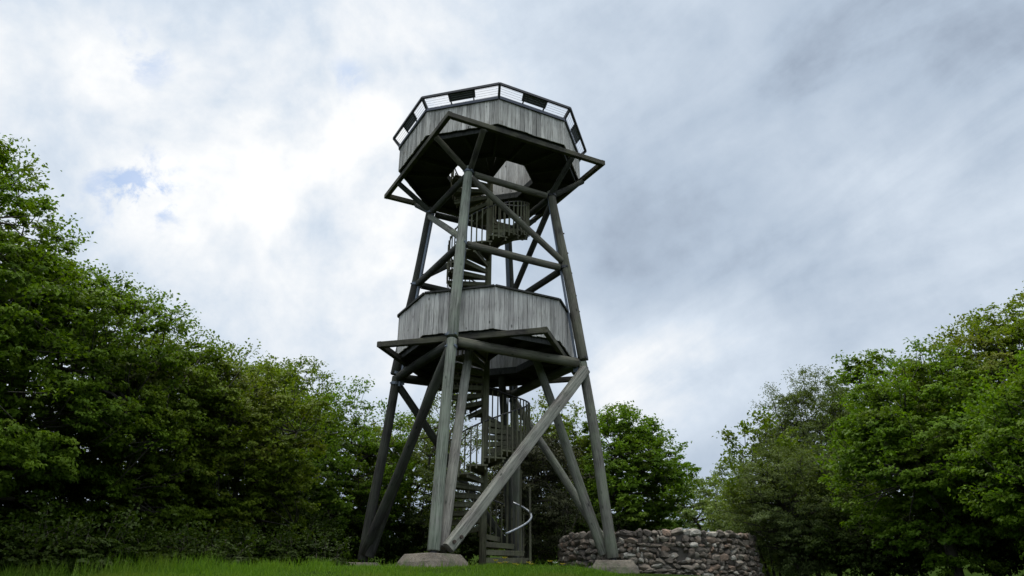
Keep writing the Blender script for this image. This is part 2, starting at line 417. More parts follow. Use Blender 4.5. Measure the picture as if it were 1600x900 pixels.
grass('lawn_grass', 'bright green short grass on the rise in front of the tower', sp, np.array(hh), M['grass'], 1)
sp = []; hh = []
for k in range(170):
    y = rng.uniform(12.6, 15.5); x = rng.uniform(-.70, -.40) * y if rng.random() < .75 else rng.uniform(-.40, -.22) * y
    hk = rng.uniform(.12, .34) * (1.0 if x < -.38 * y else .6)
    for j in range(60):
        sp.append((x + rng.normal(0, .10), y + rng.normal(0, .10))); hh.append(hk)
grass('tall_grass', 'taller rough grass tufts under the trees at far left', sp, np.array(hh), M['grass'], 2)

# ------------------------------------------------------------------ the tower
root = empty('observation_tower', (TX, TD, G), 'tall timber observation tower on splayed log legs with two octagonal viewing decks', 'observation tower')
def az(R, a, z): return Vector((R * sin(a), -R * cos(a), z - G))       # a = 0 towards the camera, + to the right
YL = radians(-16.4); YO = radians(6.0); YF1 = radians(-16.8); YF2 = radians(-60.8)
ZB, ZJ, ZM, ZT = .93, 5.47, 8.10, 10.33
LB, LJ, LT = 3.06, 2.495, 1.785
def legR(z): return LB + (LJ - LB) * (z - ZB) / (ZJ - ZB) if z < ZJ else LJ + (LT - LJ) * (z - ZJ) / (ZT - ZJ)
LA = [YL + k * pi / 2 for k in range(4)]     # near, right, back, left
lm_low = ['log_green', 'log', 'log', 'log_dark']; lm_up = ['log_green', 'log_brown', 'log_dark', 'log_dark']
def bolts(parent, pts, n, r=.022):
    for p in pts:
        mb = MB(); d = Vector(n).normalized()
        mb.tube([Vector(p), Vector(p) + d * .03], r, 8)
        mb.build('bolt', M['bolt'], parent)
for k, a in enumerate(LA):
    ft = MB()                                  # footing: rough tapered concrete block
    c = az(LB + .02, a, .4); rz = a + (-.45 if k == 0 else .12 * k)
    def ring(hw, z, j=.0):
        o = []
        for i in range(16):
            t = 2 * pi * i / 16; u, v = cos(t), sin(t); m_ = max(abs(u), abs(v)); u /= m_; v /= m_
            u *= hw * (1 + random.uniform(-j, j)); v *= hw * (1 + random.uniform(-j, j))
            o.append((c.x + u * cos(rz) - v * sin(rz), c.y + u * sin(rz) + v * cos(rz), z - G + random.uniform(-j, j) * .2))
        return o
    rings = [ring(.53, .30, .02), ring(.52, .60, .02), ring(.49, .72, .025), ring(.40, .855, .015), ring(.38, .872, .015)]
    k0 = 0; Vv = [v for r_ in rings for v in r_]
    Ff = [[i * 16 + j, i * 16 + (j + 1) % 16, i * 16 + 16 + (j + 1) % 16, i * 16 + 16 + j] for i in range(4) for j in range(16)] + [[64 + j for j in range(16)]]
    ft.add(Vv, Ff); ft.build('footing', M['concrete'], root)
    sh = MB(); sh.tube([az(LB, a, .85), az(LB - .01, a, .95)], .075, 10); sh.box(az(LB, a, .873), .30, .30, .02, 1, a); sh.build('leg_shoe', M['rail'], root)
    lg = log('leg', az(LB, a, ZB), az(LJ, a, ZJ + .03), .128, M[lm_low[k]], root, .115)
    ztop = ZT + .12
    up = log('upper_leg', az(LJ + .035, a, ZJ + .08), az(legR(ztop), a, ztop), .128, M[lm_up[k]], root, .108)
    st = MB()                                  # steel channel up the inner face of the upper leg
    p0, p1 = az(LJ - .11, a + .008, ZJ - .25), az(LT - .105, a + .008, ZT + .05)
    st.bar(p0, p1, .10, .05)
    st.build('steel_channel', M['steel'], root)
    # bracket at the joint
    jb = MB(); jc = az(LJ - .12, a, ZJ + .02); jb.box(jc, .16, .16, .05, 1, a); jb.box(jc + Vector((0, 0, -.12)), .03, .22, .22, 1, a); jb.build('joint_bracket', M['steel'], root)
# bolts that show on the legs nearest the camera
u = (Vector((-TX, -TD, 1)) - az(0, 0, 5)).normalized()
kids = [o for o in root.children if o.name.startswith('upper_leg')]
for zz in (1.3, 1.75, 2.4, 3.0, 3.6):          # right upper leg, in its own axis
    mb = MB(); mwi = kids[1].matrix_local.inverted().to_3x3()
    d = (mwi @ Vector((.25, -1, -.3))).normalized(); d.z = 0; d.normalize()
    mb.tube([Vector((0, 0, zz)) + d * .112, Vector((0, 0, zz)) + d * .14], .022, 8); mb.build('bolt', M['bolt'], kids[1])

# steel straps and bolt heads where the poles meet
for k, a in enumerate(LA):
    for zz, rr in ((ZJ + .12, .135), (ZJ - .16, .130), (ZM, .128), (ZT - .02, .125)):
        sb_ = MB(); R0 = legR(zz); p = az(R0 + (.035 if ZJ < zz < ZJ + .3 else 0), a, zz - .035); q = az(R0 - .008 + (.035 if ZJ < zz < ZJ + .3 else 0), a, zz + .035)
        sb_.tube([p, q], rr, 18); c_ = (p + q) / 2
        for t in (a - .9, a + .9, a + pi):
            d_ = Vector((sin(t), -cos(t), 0)); sb_.tube([c_ + d_ * (rr - .01), c_ + d_ * (rr + .03)], .022, 8)
        sb_.build('steel_strap', M['rail'] if k in (1, 2) else M['steel'], root)

def ringlog(z, r, ins, m, ks=range(4), ext=.05, name='ring_beam'):
    for k in ks:
        a, c = LA[k], LA[(k + 1) % 4]; R = legR(z) - ins
        p, q = az(R, a, z), az(R, c, z); d = (q - p).normalized()
        log(name, p + d * (.14 - ext), q - d * (.14 - ext), r, M[m if isinstance(m, str) else m[k]], root)
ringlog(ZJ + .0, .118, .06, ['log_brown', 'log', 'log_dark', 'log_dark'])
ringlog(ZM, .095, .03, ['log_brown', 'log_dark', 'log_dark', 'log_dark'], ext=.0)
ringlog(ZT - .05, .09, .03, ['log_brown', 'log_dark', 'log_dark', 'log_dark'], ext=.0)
def brace(k0, z0, k1, z1, r, m, name='brace', o0=.0, o1=.0, sawn=False, cut=.12):
    p, q = az(legR(z0) + o0, LA[k0], z0), az(legR(z1) + o1, LA[k1], z1)
    d = (q - p).normalized(); p = p + d * cut; q = q - d * .10
    if sawn:
        br = beam(name, p, q, .21, .235, M[m], root, .03)
    else: br = log(name, p, q, r, M[m], root)
    return br
b0 = brace(0, .52, 1, 5.36, .11, 'brace', 'brace', .12, .1, True, .62); b0['label'] = 'broad pale grey diagonal brace crossing in front of the staircase'
mwi = b0.matrix_local.inverted().to_3x3(); d = mwi @ Vector((0.2, -1, 0)); d = Vector((1 if d.x > 0 else -1, 0, 0))
for zz, s_ in ((.13, -.03), (.31, .03)):
    mb = MB(); e = Vector((-d.y, d.x, 0)) * s_; mb.tube([Vector((0, 0, zz)) + d * .10 + e, Vector((0, 0, zz)) + d * .145 + e], .036, 10); mb.build('bolt', M['bolt'], b0)
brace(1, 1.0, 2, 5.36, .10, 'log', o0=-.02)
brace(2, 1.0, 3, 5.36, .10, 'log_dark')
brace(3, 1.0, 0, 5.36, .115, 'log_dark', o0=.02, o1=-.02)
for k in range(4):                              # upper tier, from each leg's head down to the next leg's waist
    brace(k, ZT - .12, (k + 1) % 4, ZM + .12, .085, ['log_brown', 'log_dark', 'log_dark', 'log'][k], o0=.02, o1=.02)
for k, a in enumerate(LA):                      # inner struts from each base up under the lower deck
    p = az(LB - .22, a + radians(2), 1.0); q = az(1.30, a, 5.72)
    log('inner_strut', p, q, .118, M[['brace', 'log', 'log_dark', 'log_dark'][k]], root, .10)
# outer square frames under each deck
def frame(R, z, Y, w, h, m, ext=0.0):
    P_ = [az(R, Y + k * pi / 2, z) for k in range(4)]
    for k in range(4):
        p, q = P_[k], P_[(k + 1) % 4]; d = (q - p).normalized()
        dz = Vector((0, 0, .002 * (k % 2)))
        beam('frame_beam', p - d * (w * .5 if k % 2 else -w * .5) + dz, q + d * (w * .5 if k % 2 else -w * .5) + dz, w, h, M[m], root)
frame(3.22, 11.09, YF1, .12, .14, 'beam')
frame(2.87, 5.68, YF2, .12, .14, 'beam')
for k, a in enumerate(LA):                      # forked struts from each leg head out to the upper frame
    for s_ in (-1, 1):
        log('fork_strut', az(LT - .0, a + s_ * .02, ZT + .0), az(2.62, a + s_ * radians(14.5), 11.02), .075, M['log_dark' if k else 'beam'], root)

def octv(R, k, z, Y=YO): return az(R, Y + k * pi / 4, z)
def parapet(R, z0, z1, m, flare=0.0):
    for k in range(8):
        mb = MB(); A, Bv = octv(R, k, z0), octv(R, k + 1, z0); A2, B2 = octv(R + flare, k, z1), octv(R + flare, k + 1, z1)
        d = (Bv - A); L = d.length; n_ = int(round(L / .128)); nrm = Vector((d.y, -d.x, 0)).normalized()
        for i in range(n_):
            t0, t1 = (i + .03) / n_, (i + .97) / n_; j = random.uniform(-.004, .005); e = random.uniform(-.012, .012)
            o0 = nrm * (.0 + j); o1 = nrm * (-.026 + j)
            lo = [A.lerp(Bv, t0) + o0, A.lerp(Bv, t1) + o0, A.lerp(Bv, t1) + o1, A.lerp(Bv, t0) + o1]
            hi = [A2.lerp(B2, t0) + o0, A2.lerp(B2, t1) + o0, A2.lerp(B2, t1) + o1, A2.lerp(B2, t0) + o1]
            mb.hexa([v + Vector((0, 0, e)) for v in lo], hi, random.choice((random.uniform(.85, 1.12), random.uniform(.85, 1.12), random.uniform(.6, .9))))
        mb.bar(A + nrm * -.075 + Vector((0, 0, .12)), Bv + nrm * -.075 + Vector((0, 0, .12)), .05, .09, .7)
        mb.bar(A2 + nrm * -.075 + Vector((0, 0, -.12)), B2 + nrm * -.075 + Vector((0, 0, -.12)), .05, .09, .7)
        mb.build('parapet_side', M[m], root)
    for k in range(8):                          # capping rail
        mb = MB(); mb.bar(octv(R - .02, k, z1 + .025), octv(R - .02, k + 1, z1 + .02), .14, .075 if z1 > 10 else .045)
        mb.build('capping_rail', M['cap' if z1 > 10 else 'deck'], root)
parapet(2.6, 11.20, 11.96, 'board'); parapet(2.305, 5.80, 6.84, 'board_low')

HOLE = 1.22
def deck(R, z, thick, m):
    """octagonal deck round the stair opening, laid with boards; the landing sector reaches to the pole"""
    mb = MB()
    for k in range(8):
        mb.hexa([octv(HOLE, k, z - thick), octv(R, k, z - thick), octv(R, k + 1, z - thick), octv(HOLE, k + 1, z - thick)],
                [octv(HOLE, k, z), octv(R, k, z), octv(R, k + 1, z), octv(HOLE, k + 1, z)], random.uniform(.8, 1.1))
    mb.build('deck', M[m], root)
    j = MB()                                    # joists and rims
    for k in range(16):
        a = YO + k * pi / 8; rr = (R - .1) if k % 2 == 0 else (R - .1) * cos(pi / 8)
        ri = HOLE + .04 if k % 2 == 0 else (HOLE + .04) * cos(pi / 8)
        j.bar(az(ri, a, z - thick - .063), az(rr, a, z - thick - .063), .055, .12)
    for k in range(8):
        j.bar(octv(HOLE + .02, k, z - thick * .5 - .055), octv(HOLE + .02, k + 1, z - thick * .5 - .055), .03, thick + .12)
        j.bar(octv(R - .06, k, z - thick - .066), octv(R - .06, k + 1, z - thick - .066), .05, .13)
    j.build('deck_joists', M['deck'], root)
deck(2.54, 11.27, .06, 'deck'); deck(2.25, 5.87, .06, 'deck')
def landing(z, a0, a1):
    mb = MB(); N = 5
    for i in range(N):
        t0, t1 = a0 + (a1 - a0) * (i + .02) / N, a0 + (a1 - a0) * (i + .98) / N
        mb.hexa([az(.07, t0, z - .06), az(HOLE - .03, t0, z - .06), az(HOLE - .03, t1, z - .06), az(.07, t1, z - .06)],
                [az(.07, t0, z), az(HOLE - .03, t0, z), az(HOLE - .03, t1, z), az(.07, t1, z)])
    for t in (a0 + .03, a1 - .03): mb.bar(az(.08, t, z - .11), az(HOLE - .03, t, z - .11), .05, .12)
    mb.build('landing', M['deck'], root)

def inner_guard(z0, z1, ks, m):
    for k in ks:
        mb = MB(); A, Bv = octv(HOLE + .05, k, z0), octv(HOLE + .05, k + 1, z0); d = Bv - A; n_ = 8; nrm = Vector((d.y, -d.x, 0)).normalized()
        for i in range(n_):
            j = random.uniform(-.004, .004); a_, b_ = A.lerp(Bv, (i + .03) / n_), A.lerp(Bv, (i + .97) / n_); o0 = nrm * (.014 + j); o1 = nrm * (-.012 + j); hz = Vector((0, 0, z1 - z0))
            lo = [a_ + o0, b_ + o0, b_ + o1, a_ + o1]; mb.hexa(lo, [v + hz for v in lo], random.uniform(.75, 1.1))
        mb.bar(A + nrm * .04 + Vector((0, 0, z1 - z0 + .02)), Bv + nrm * .04 + Vector((0, 0, z1 - z0 + .02)), .12, .04, .6)
        mb.build('stair_guard', M[m], root)
inner_guard(11.22, 12.42, (1, 2, 3), 'board'); inner_guard(5.80, 6.95, (1, 2, 3), 'board_low')

# upper guard rail leaning outwards, wires and the dark display panels that hang from it
RT, ZR0, RR, ZR1 = 2.58, 12.01, 2.80, 12.285
for k in range(8):
    A, Bv, A2, B2 = octv(RT, k, ZR0), octv(RT, k + 1, ZR0), octv(RR, k, ZR1), octv(RR, k + 1, ZR1)
    mb = MB(); mb.bar(A2, B2, .06, .06); mb.build('guard_rail', M['rail'], root)
    mb = MB(); mb.bar(A, A2, .065, .06); mb.build('rail_post', M['rail'], root)
    w = MB()
    for t in (.17, .34, .51, .68, .84): w.tube([A.lerp(A2, t), Bv.lerp(B2, t)], .004, 5)
    w.build('safety_wires', M['wire'], root)
    mb = MB(); lo0, lo1 = A.lerp(Bv, .33), A.lerp(Bv, .68); hi0, hi1 = A2.lerp(B2, .33), A2.lerp(B2, .68)
    n_ = (hi1 - hi0).cross(lo0 - hi0).normalized() * .03
    q4 = [hi0, hi1, hi1.lerp(lo1, .66), hi0.lerp(lo0, .66)]
    mb.hexa(q4, [v + n_ for v in q4])
    pn = mb.build('display_panel', M['panel'], root)
    for t in (.06, .94):
        mb = MB(); mb.bar(lo0.lerp(lo1, t), hi0.lerp(hi1, t), .03, .03); mb.build('panel_bracket', M['rail'], pn)

# ------------------------------------------------------------------ spiral staircase (part of the tower)
RISE = .1785; STEP = pi / 8; A0 = radians(105); Z0 = .97
mb = MB(); mb.tube([az(0, 0, z) for z in (.5, 3, 5.5, 8, 10.5, 12.15)], .085, 16)
stair = mb.build('spiral_staircase', M['stair'], root, smooth=False)
stair.data.shade_smooth()
sb = MB(); sb.box(az(0, 0, .57), 2.5, 2.5, .1); sb.build('base_slab', M['concrete'], stair)
flights = [(0, 27)]
nal = 57
SR = 1.08
bal = []; count = 0; rest = MB()
treads = []
for n in range(nal):
    a = A0 + n * STEP; z = Z0 + n * RISE
    am = (math.degrees(a) + 180) % 360 - 180
    if n == 27 or n >= nal: pass
    w = STEP * .62; mb = MB(); th = .075
    a0, a1 = a - w, a + w
    pts = lambda zz: [az(.085, a0, zz), az(SR, a0, zz), az(SR * 1.01, a, zz), az(SR, a1, zz), az(.085, a1, zz)]
    mb.hexa(pts(z - .04), pts(z), random.uniform(.8, 1.15))
    mb.bar(az(.085, a0 + .02, z - .078), az(SR - .02, a0 + .02, z - .078), .04, .072)
    mb.bar(az(.085, a1 - .05, z - .078), az(SR - .02, a1 - .05, z - .078), .04, .072)
    mb.build('tread', M['stair'], stair)
    if n == 0: continue
    for j in (-1, 0, 1):
        if n in (28,) and True: continue
        aa = a + j * STEP / 3; zz = z + j * RISE / 3
        p0, p1 = az(SR + .03, aa, zz - .10), az(SR + .03, aa, zz + .92)
        tone = random.uniform(.75, 1.15)
        c = (p0 + p1) / 2
        if count < 100:
            q = MB(); q.box(c, .032, .02, (p1 - p0).z, tone, aa); q.build('baluster', M['stair'], stair); count += 1
        else: rest.box(c, .032, .02, (p1 - p0).z, tone, aa)
o = rest.build('baluster', M['stair'], stair); o['kind'] = 'stuff'
def helix(n0, n1, R, dz, step=.25):
    o = []; n = n0
    while n <= n1 + 1e-6: o.append(az(R, A0 + n * STEP, Z0 + n * RISE + dz)); n += step
    return o
mb = MB(); mb.tube(helix(-3.4, 1.6, SR + .06, 1.06), .022, 10)
o = mb.build('handrail', M['bright'], stair, True); o['label'] = 'bright curved metal handrail at the foot of the stairs'
mb = MB(); mb.tube(helix(2.2, 56, SR + .0, .92), .02, 8); o = mb.build('handrail', M['rail'], stair, True); o['label'] = 'dark handrail winding up inside the balusters'
for (ang, zb, zt) in ((100, .55, 2.6), (128, .55, 3.1), (150, .55, 3.1)):
    mb = MB(); c0, c1 = az(SR + .05, radians(ang), zb), az(SR + .05, radians(ang), zt); mb.bar(c0, c1, .05, .045); mb.build('newel_post', M['stair'], stair)
a_l = YO - radians(28)
landing(5.87, radians(-20), radians(25)); landing(11.27, radians(-50), radians(25))
# signs of light between the landing boards: slatted gate by the upper landing
mb = MB()
for i in range(8): 
    a = radians(-18 + i * 5); mb.bar(az(1.5, a, 11.3), az(1.5, a, 12.2), .05, .02)
mb.build('stair_gate', M['stair'], root)

# ------------------------------------------------------------------ round rubble wall
WX, WY, WR, WZ = 4.28, 23.2, 2.78, 1.80
wroot = empty('stone_wall', (WX, WY, .2), 'low round rubble stone wall behind the tower\'s right leg', 'stone wall')
def wr(z): return WR + .16 * (1 - (z + .1) / 1.9)
mb = MB(); N = 72
for (r_in, r_out) in ((-.42, -.05),):
    V = []; 
    for z in (-.4, .5, WZ - .04):
        for i in range(N):
            a = 2 * pi * i / N; r = wr(z) - .07; V.append((r * sin(a), -r * cos(a), z - .2))
    for z in (WZ - .04, -.4):
        for i in range(N):
            a = 2 * pi * i / N; r = wr(z) - .45; V.append((r * sin(a), -r * cos(a), z - .2))
    Fc = [[i_ * N + j, i_ * N + (j + 1) % N, (i_ + 1) * N + (j + 1) % N, (i_ + 1) * N + j] for i_ in range(4) for j in range(N)]
mb.add(V, Fc); mb.build('mortar_core', M['mortar'], wroot)
rg = random.Random(3)
def rock(c, a, w, h, d):
    """irregular stone, w along the wall, h high, d deep"""
    bm = bmesh.new(); bmesh.ops.create_icosphere(bm, subdivisions=2, radius=1)
    pw = rg.uniform(3.5, 10); sh = [(Vector((rg.uniform(-1, 1), rg.uniform(-1, 1), rg.uniform(-1, 1))).normalized(), rg.uniform(.58, .95)) for _ in range(8)]
    V = []; rot = rg.uniform(-.32, .32) if d < .4 else 0
    for v in bm.verts:
        p = v.co.copy(); m_ = (abs(p.x) ** pw + abs(p.y) ** pw + abs(p.z) ** pw) ** (1 / pw); p /= m_
        for nn, dd in sh:
            t = p.dot(nn)
            if t > dd: p -= nn * (t - dd)
        x, z = p.x * w / 2, p.z * h / 2; x, z = x * cos(rot) - z * sin(rot), x * sin(rot) + z * cos(rot)
        y = -p.y * d / 2
        jt = 1 + rg.uniform(-.035, .035); x *= jt; z *= jt; y *= 1 + rg.uniform(-.08, .08)
        V.append((c[0] + x * cos(a) - y * sin(a), c[1] + x * sin(a) + y * cos(a), c[2] + z))
    F_ = [[q.index for q in f.verts] for f in bm.faces]; bm.free(); return V, F_
st = MB(); z = -.25; row = 0
while z < WZ - .10:
    h = rg.uniform(.09, .17) * (1.15 if z > 1.2 else 1); a = rg.uniform(0, .1)
    while a < 2 * pi:
        w = rg.choice((rg.uniform(.07, .15), rg.uniform(.12, .26), rg.uniform(.2, .40))); zz = z + h / 2 + rg.uniform(-.025, .025); r = wr(zz) - .07 + rg.uniform(-.02, .03); am = a + w / 2 / WR
        hs_ = h * rg.uniform(.85, 1.35)
        V, Ff = rock((r * sin(am), -r * cos(am), zz - .2), am, w * 1.08, hs_, rg.uniform(.18, .26)); st.add(V, Ff, rg.random())
        a += w * .93 / WR
    z += h * .90; row += 1
a = 0
while a < 2 * pi:                                # coping stones across the top
    w = rg.uniform(.2, .5); am = a + w / 2 / WR; r = wr(WZ) - .24
    V, Ff = rock((r * sin(am), -r * cos(am), WZ - .08 - .2 + rg.uniform(-.008, .008)), am, w, rg.uniform(.13, .15), .48); st.add(V, Ff, rg.random()); a += w * .96 / WR
st.build('stones', M['stone'], wroot)

# ------------------------------------------------------------------ trees
def leaf_quads(P_, Nn, T_, size, rng, asp=.6):
    """P base points, Nn normals, T tangents -> folded rhombic leaves"""
    n = len(P_); T_ = T_ - Nn * (T_ * Nn).sum(1, keepdims=True); T_ /= np.linalg.norm(T_, axis=1, keepdims=True) + 1e-9
    Bn = np.cross(Nn, T_); s = (size * rng.uniform(.65, 1.25, n))[:, None]
    V = np.empty((n, 4, 3)); V[:, 0] = P_ - T_ * s * .5
    V[:, 1] = P_ + Bn * s * asp * .5 + Nn * s * .10 + T_ * s * .06; V[:, 2] = P_ + T_ * s * .5 - Nn * s * .10; V[:, 3] = P_ - Bn * s * asp * .5 + Nn * s * .10 + T_ * s * .06
    return V
def unit(v): return v / (np.linalg.norm(v, axis=-1, keepdims=True) + 1e-9)

def tree(kind_name, label, cat, x, y, top, rx, ry, seed, mat, clumps=260, per=170, leaf=.10, cr=(.45, .8), zlow=None, asp=.62,
         tips=120, group=None, flat=.42, trunk_r=.16, fill=.35, tz=None, droop=0.0, lean=(0, 0), only=None, stems=1, gaps=.0):
    """crown = ellipsoid with uneven lobes, filled with flattened sprays of leaves hung on real limbs"""
    rng = np.random.default_rng(seed); g0 = gh(x, y); leaf *= .86; per = int(per * 1.4)
    zlow = g0 + .3 if zlow is None else zlow
    cz = (top + zlow) / 2; rz = (top - zlow) / 2
    C = np.array([x + lean[0], y + lean[1], cz]); Rv = np.array([rx, ry, rz])
    lob = unit(rng.normal(size=(15, 3))); la = rng.uniform(.04, .27, 15)
    def env(u_):
        e = np.full(len(u_), .83)
        for i in range(15): e += la[i] * np.exp(-(1 - u_ @ lob[i]) * 15)
        return e
    U = unit(rng.normal(size=(clumps * 3, 3))); fr = fill + (1 - fill) * rng.random(len(U)) ** .45
    Pc = C + Rv * U * (env(U) * fr)[:, None]
    if gaps: # leave some holes in the foliage
        hc = C + Rv * unit(rng.normal(size=(14, 3))) * .8
        dmin = np.min(np.linalg.norm(Pc[:, None] - hc[None], axis=2), axis=1); keep = dmin > gaps; Pc = Pc[keep]; U = U[keep]
    k = Pc[:, 2] > g0 + .15; Pc = Pc[k][:clumps]; U = U[k][:clumps]
    V = []; tones = []
    n = len(Pc); r_c = rng.uniform(cr[0], cr[1], n)
    cnt = (per * (r_c / np.mean(cr)) ** 2).astype(int)
    idx = np.repeat(np.arange(n), cnt)
    W = unit(rng.normal(size=(len(idx), 3))); rad = rng.random(len(idx)) ** .5
    # sprays: sub-clusters inside a clump
    subc = unit(rng.normal(size=(n * 9, 3))) * (rng.random((n * 9, 1)) ** .4); sidx = idx * 9 + (rng.random(len(idx)) ** 1.3 * 9).astype(int)
    off = subc[sidx] * .80 + W * rad[:, None] * .25
    off *= r_c[idx][:, None] * np.array([1, 1, flat])
    off[:, 2] -= droop * (off[:, 0] ** 2 + off[:, 1] ** 2) / r_c[idx]
    LP = Pc[idx] + off
    Nn = unit(W * .40 + np.array([0, 0, 1.0]) * .85 + U[idx] * .50 + rng.normal(size=(len(idx), 3)) * .38)
    T_ = unit(off + rng.normal(size=off.shape) * .3 + np.array([0, 0, -.1 - droop]))
    V.append(leaf_quads(LP, Nn, T_, leaf, rng, asp)); ctone = rng.random(n); tones.append(np.clip(ctone[idx] * .6 + rng.random(len(idx)) * .4, 0, 1))
    # twigs that stick out of the outline
    tw = MB()
    Ut = unit(rng.normal(size=(tips * 2, 3))); Ut = Ut[Ut[:, 2] > -.35][:tips]
    Pt = C + Rv * Ut * (env(Ut) * 1.0)[:, None]; Pt = C + (Pt - C) * .97; ok = Pt[:, 2] > g0 + .4; Pt = Pt[ok]; Ut = Ut[ok]
    for p, u_ in zip(Pt, Ut):
        d = unit(u_ * .6 + np.array([0, 0, .55 - droop * 1.3]) + rng.normal(size=3) * .35); L = rng.uniform(.18, .55)
        m_ = int(14 + L * 85); t = 1 - .75 * rng.random(m_) ** 1.8
        q = p + d * (t * L)[:, None] + rng.normal(size=(m_, 3)) * (.05 + .07 * t[:, None]) * np.array([1.15, 1.15, .7])
        V.append(leaf_quads(q, unit(rng.normal(size=(m_, 3)) * .7 + np.array([0, 0, .8])), unit(d + rng.normal(size=(m_, 3)) * .9), leaf * 1.0, rng, asp)); tones.append(rng.random(m_))
        tw.tube([p - d * .35, p + d * L * .5, p + d * L], .010, 4, r2=.003)
    V = np.concatenate(V).reshape(-1, 3); tones = np.concatenate(tones)
    base = np.array([x, y, g0 - .1])
    r = empty(kind_name, tuple(base), label, cat, group)
    V = V - base
    link('crown', npmesh('crown', V, 4, tones), LM[mat], r)
    # trunk and limbs
    tb = MB(); th = (tz if tz else g0 + (top - g0) * .38)
    tops = []
    for s_ in range(stems):
        o_ = rng.normal(size=2) * (.25 if stems > 1 else .0); bend = rng.normal(size=2) * .25
        p = [(o_[0], o_[1], 0), (o_[0] * 1.5 + bend[0] * .5, o_[1] * 1.5 + bend[1] * .5, (th - g0) * .5), (o_[0] * 2.2 + bend[0] + lean[0] * .5, o_[1] * 2.2 + bend[1] + lean[1] * .5, th - g0), (o_[0] * 2.5 + bend[0] + lean[0], o_[1] * 2.5 + bend[1] + lean[1], (top - g0) * .8)]
        tb.tube(p, trunk_r, 10, r2=trunk_r * .2); tops.append([Vector(v) for v in p])
    tr = tb.build('trunk', M['bark'], r, True)
    nl = 13; hub = []
    cent = Pc[rng.choice(n, nl, replace=False)] - base
    lb = MB()
    for c in cent:
        s_ = tops[rng.integers(0, stems)]; f = rng.uniform(.35, .95); st_ = s_[1].lerp(s_[3], f); e = Vector(c); mid_ = st_.lerp(e, .5) + Vector((0, 0, .35)) + Vector(rng.normal(size=3) * .15)
        lb.tube([st_, mid_, e], trunk_r * .38, 6, r2=trunk_r * .1); hub += [st_.lerp(mid_, .6), mid_, mid_.lerp(e, .5), e]
    H = np.array([tuple(h) for h in hub])
    for c in (Pc - base):
        dd = np.linalg.norm(H - c, axis=1) + (H[:, 2] > c[2]) * .5; h = Vector(H[np.argmin(dd)]); e = Vector(c)
        m_ = h.lerp(e, .5) + Vector(rng.normal(size=3) * .10)
        lb.tube([h, m_, e], trunk_r * .13 + .004, 4, r2=.006)
    k_ = len(lb.V); lb.V += [tuple(np.array(v) - base) for v in tw.V]; lb.T += tw.T; lb.F += [[i + k_ for i in f] for f in tw.F]
    lb.build('limbs', M['bark'], r, True)
    pass
    return r

GL = 'broadleaf trees along the left edge of the clearing'
def at(c, y): return c * y
tree('oak_tree', 'nearest and tallest oak at the left edge, its crown cut by the frame', 'tree', at(-.88, 12.5), 12.5, 8.95, 3.0, 3.2, 11, 'oak', 420, 230, .105, tips=200, group=GL, gaps=.55)
tree('oak_tree', 'second oak from the left, dense green crown sloping down to the right', 'tree', at(-.66, 15.5), 15.5, 7.4, 2.7, 3.0, 12, 'oak', 380, 210, .105, tips=190, group=GL, gaps=.6)
tree('oak_tree', 'dark green oak with ragged twigs on top, third in the left row', 'tree', at(-.495, 18.5), 18.5, 6.75, 2.5, 2.8, 13, 'oak_deep', 330, 190, .11, tips=190, group=GL, gaps=.6)
tree('oak_tree', 'young oak with brownish yellow leaf tips in the middle of the left row', 'tree', at(-.365, 20.5), 20.5, 6.2, 2.5, 2.5, 14, 'oak_yellow', 290, 180, .11, tips=150, group=GL, gaps=.6)
tree('oak_tree', 'darker open crowned oak standing up behind the middle of the left row', 'tree', at(-.335, 26), 26, 8.3, 2.4, 2.6, 15, 'oak_deep', 270, 120, .125, tips=220, group=GL, gaps=.8)
tree('oak_tree', 'bright green tree just left of the tower legs', 'tree', at(-.235, 25), 25, 6.6, 2.6, 2.5, 16, 'maple', 260, 150, .12, tips=150, group=GL, gaps=.7)
tree('oak_tree', 'yellow green tree seen between the left and the near tower legs', 'tree', at(-.135, 28), 28, 6.6, 2.4, 2.5, 17, 'oak_yellow', 190, 110, .13, tips=110, group=GL, gaps=.9)
GB = 'trees behind the tower'
tree('slender_tree', 'thin leaved small tree with sky showing through, behind the near tower leg', 'tree', at(-.085, 25), 25, 7.0, 1.2, 1.3, 18, 'willow', 60, 60, .10, tips=60, group=GB, gaps=.3)
tree('sycamore_tree', 'light green broadleaf tree behind the tower staircase', 'tree', at(.045, 31), 31, 7.8, 2.7, 2.5, 19, 'oak_yellow', 240, 140, .14, tips=130, group=GB, gaps=.7)
tree('sycamore_tree', 'bright green round crowned tree just right of the tower legs', 'tree', at(.148, 29), 29, 7.4, 2.35, 2.5, 20, 'maple', 290, 150, .14, tips=150, group=GB)
tree('holly_bush', 'dark shiny leaved holly behind the staircase and the round wall', 'bush', at(.030, 24.2), 24.2, 5.6, 1.55, 1.4, 21, 'holly', 230, 170, .075, tips=60, group=None, asp=.5)
tree('distant_tree', 'pale green distant tree low above the round stone wall', 'tree', at(.248, 42), 42, 6.9, 3.0, 2.5, 22, 'far', 200, 110, .16, cr=(.6, 1.0), tips=90)
tree('distant_tree', 'soft green distant bush just right of the round wall', 'tree', at(.325, 36), 36, 6.5, 2.8, 2.5, 29, 'far', 200, 110, .14, cr=(.6, 1.0), tips=90)
GR = 'trees along the right edge of the clearing'
tree('willow_tree', 'feathery grey green willow between the round wall and the big right oak', 'tree', at(.405, 25), 25, 7.3, 2.1, 2.0, 23, 'willow', 330, 190, .105, tips=260, group=GR, asp=.32, droop=.35, stems=3, trunk_r=.09, gaps=.5)
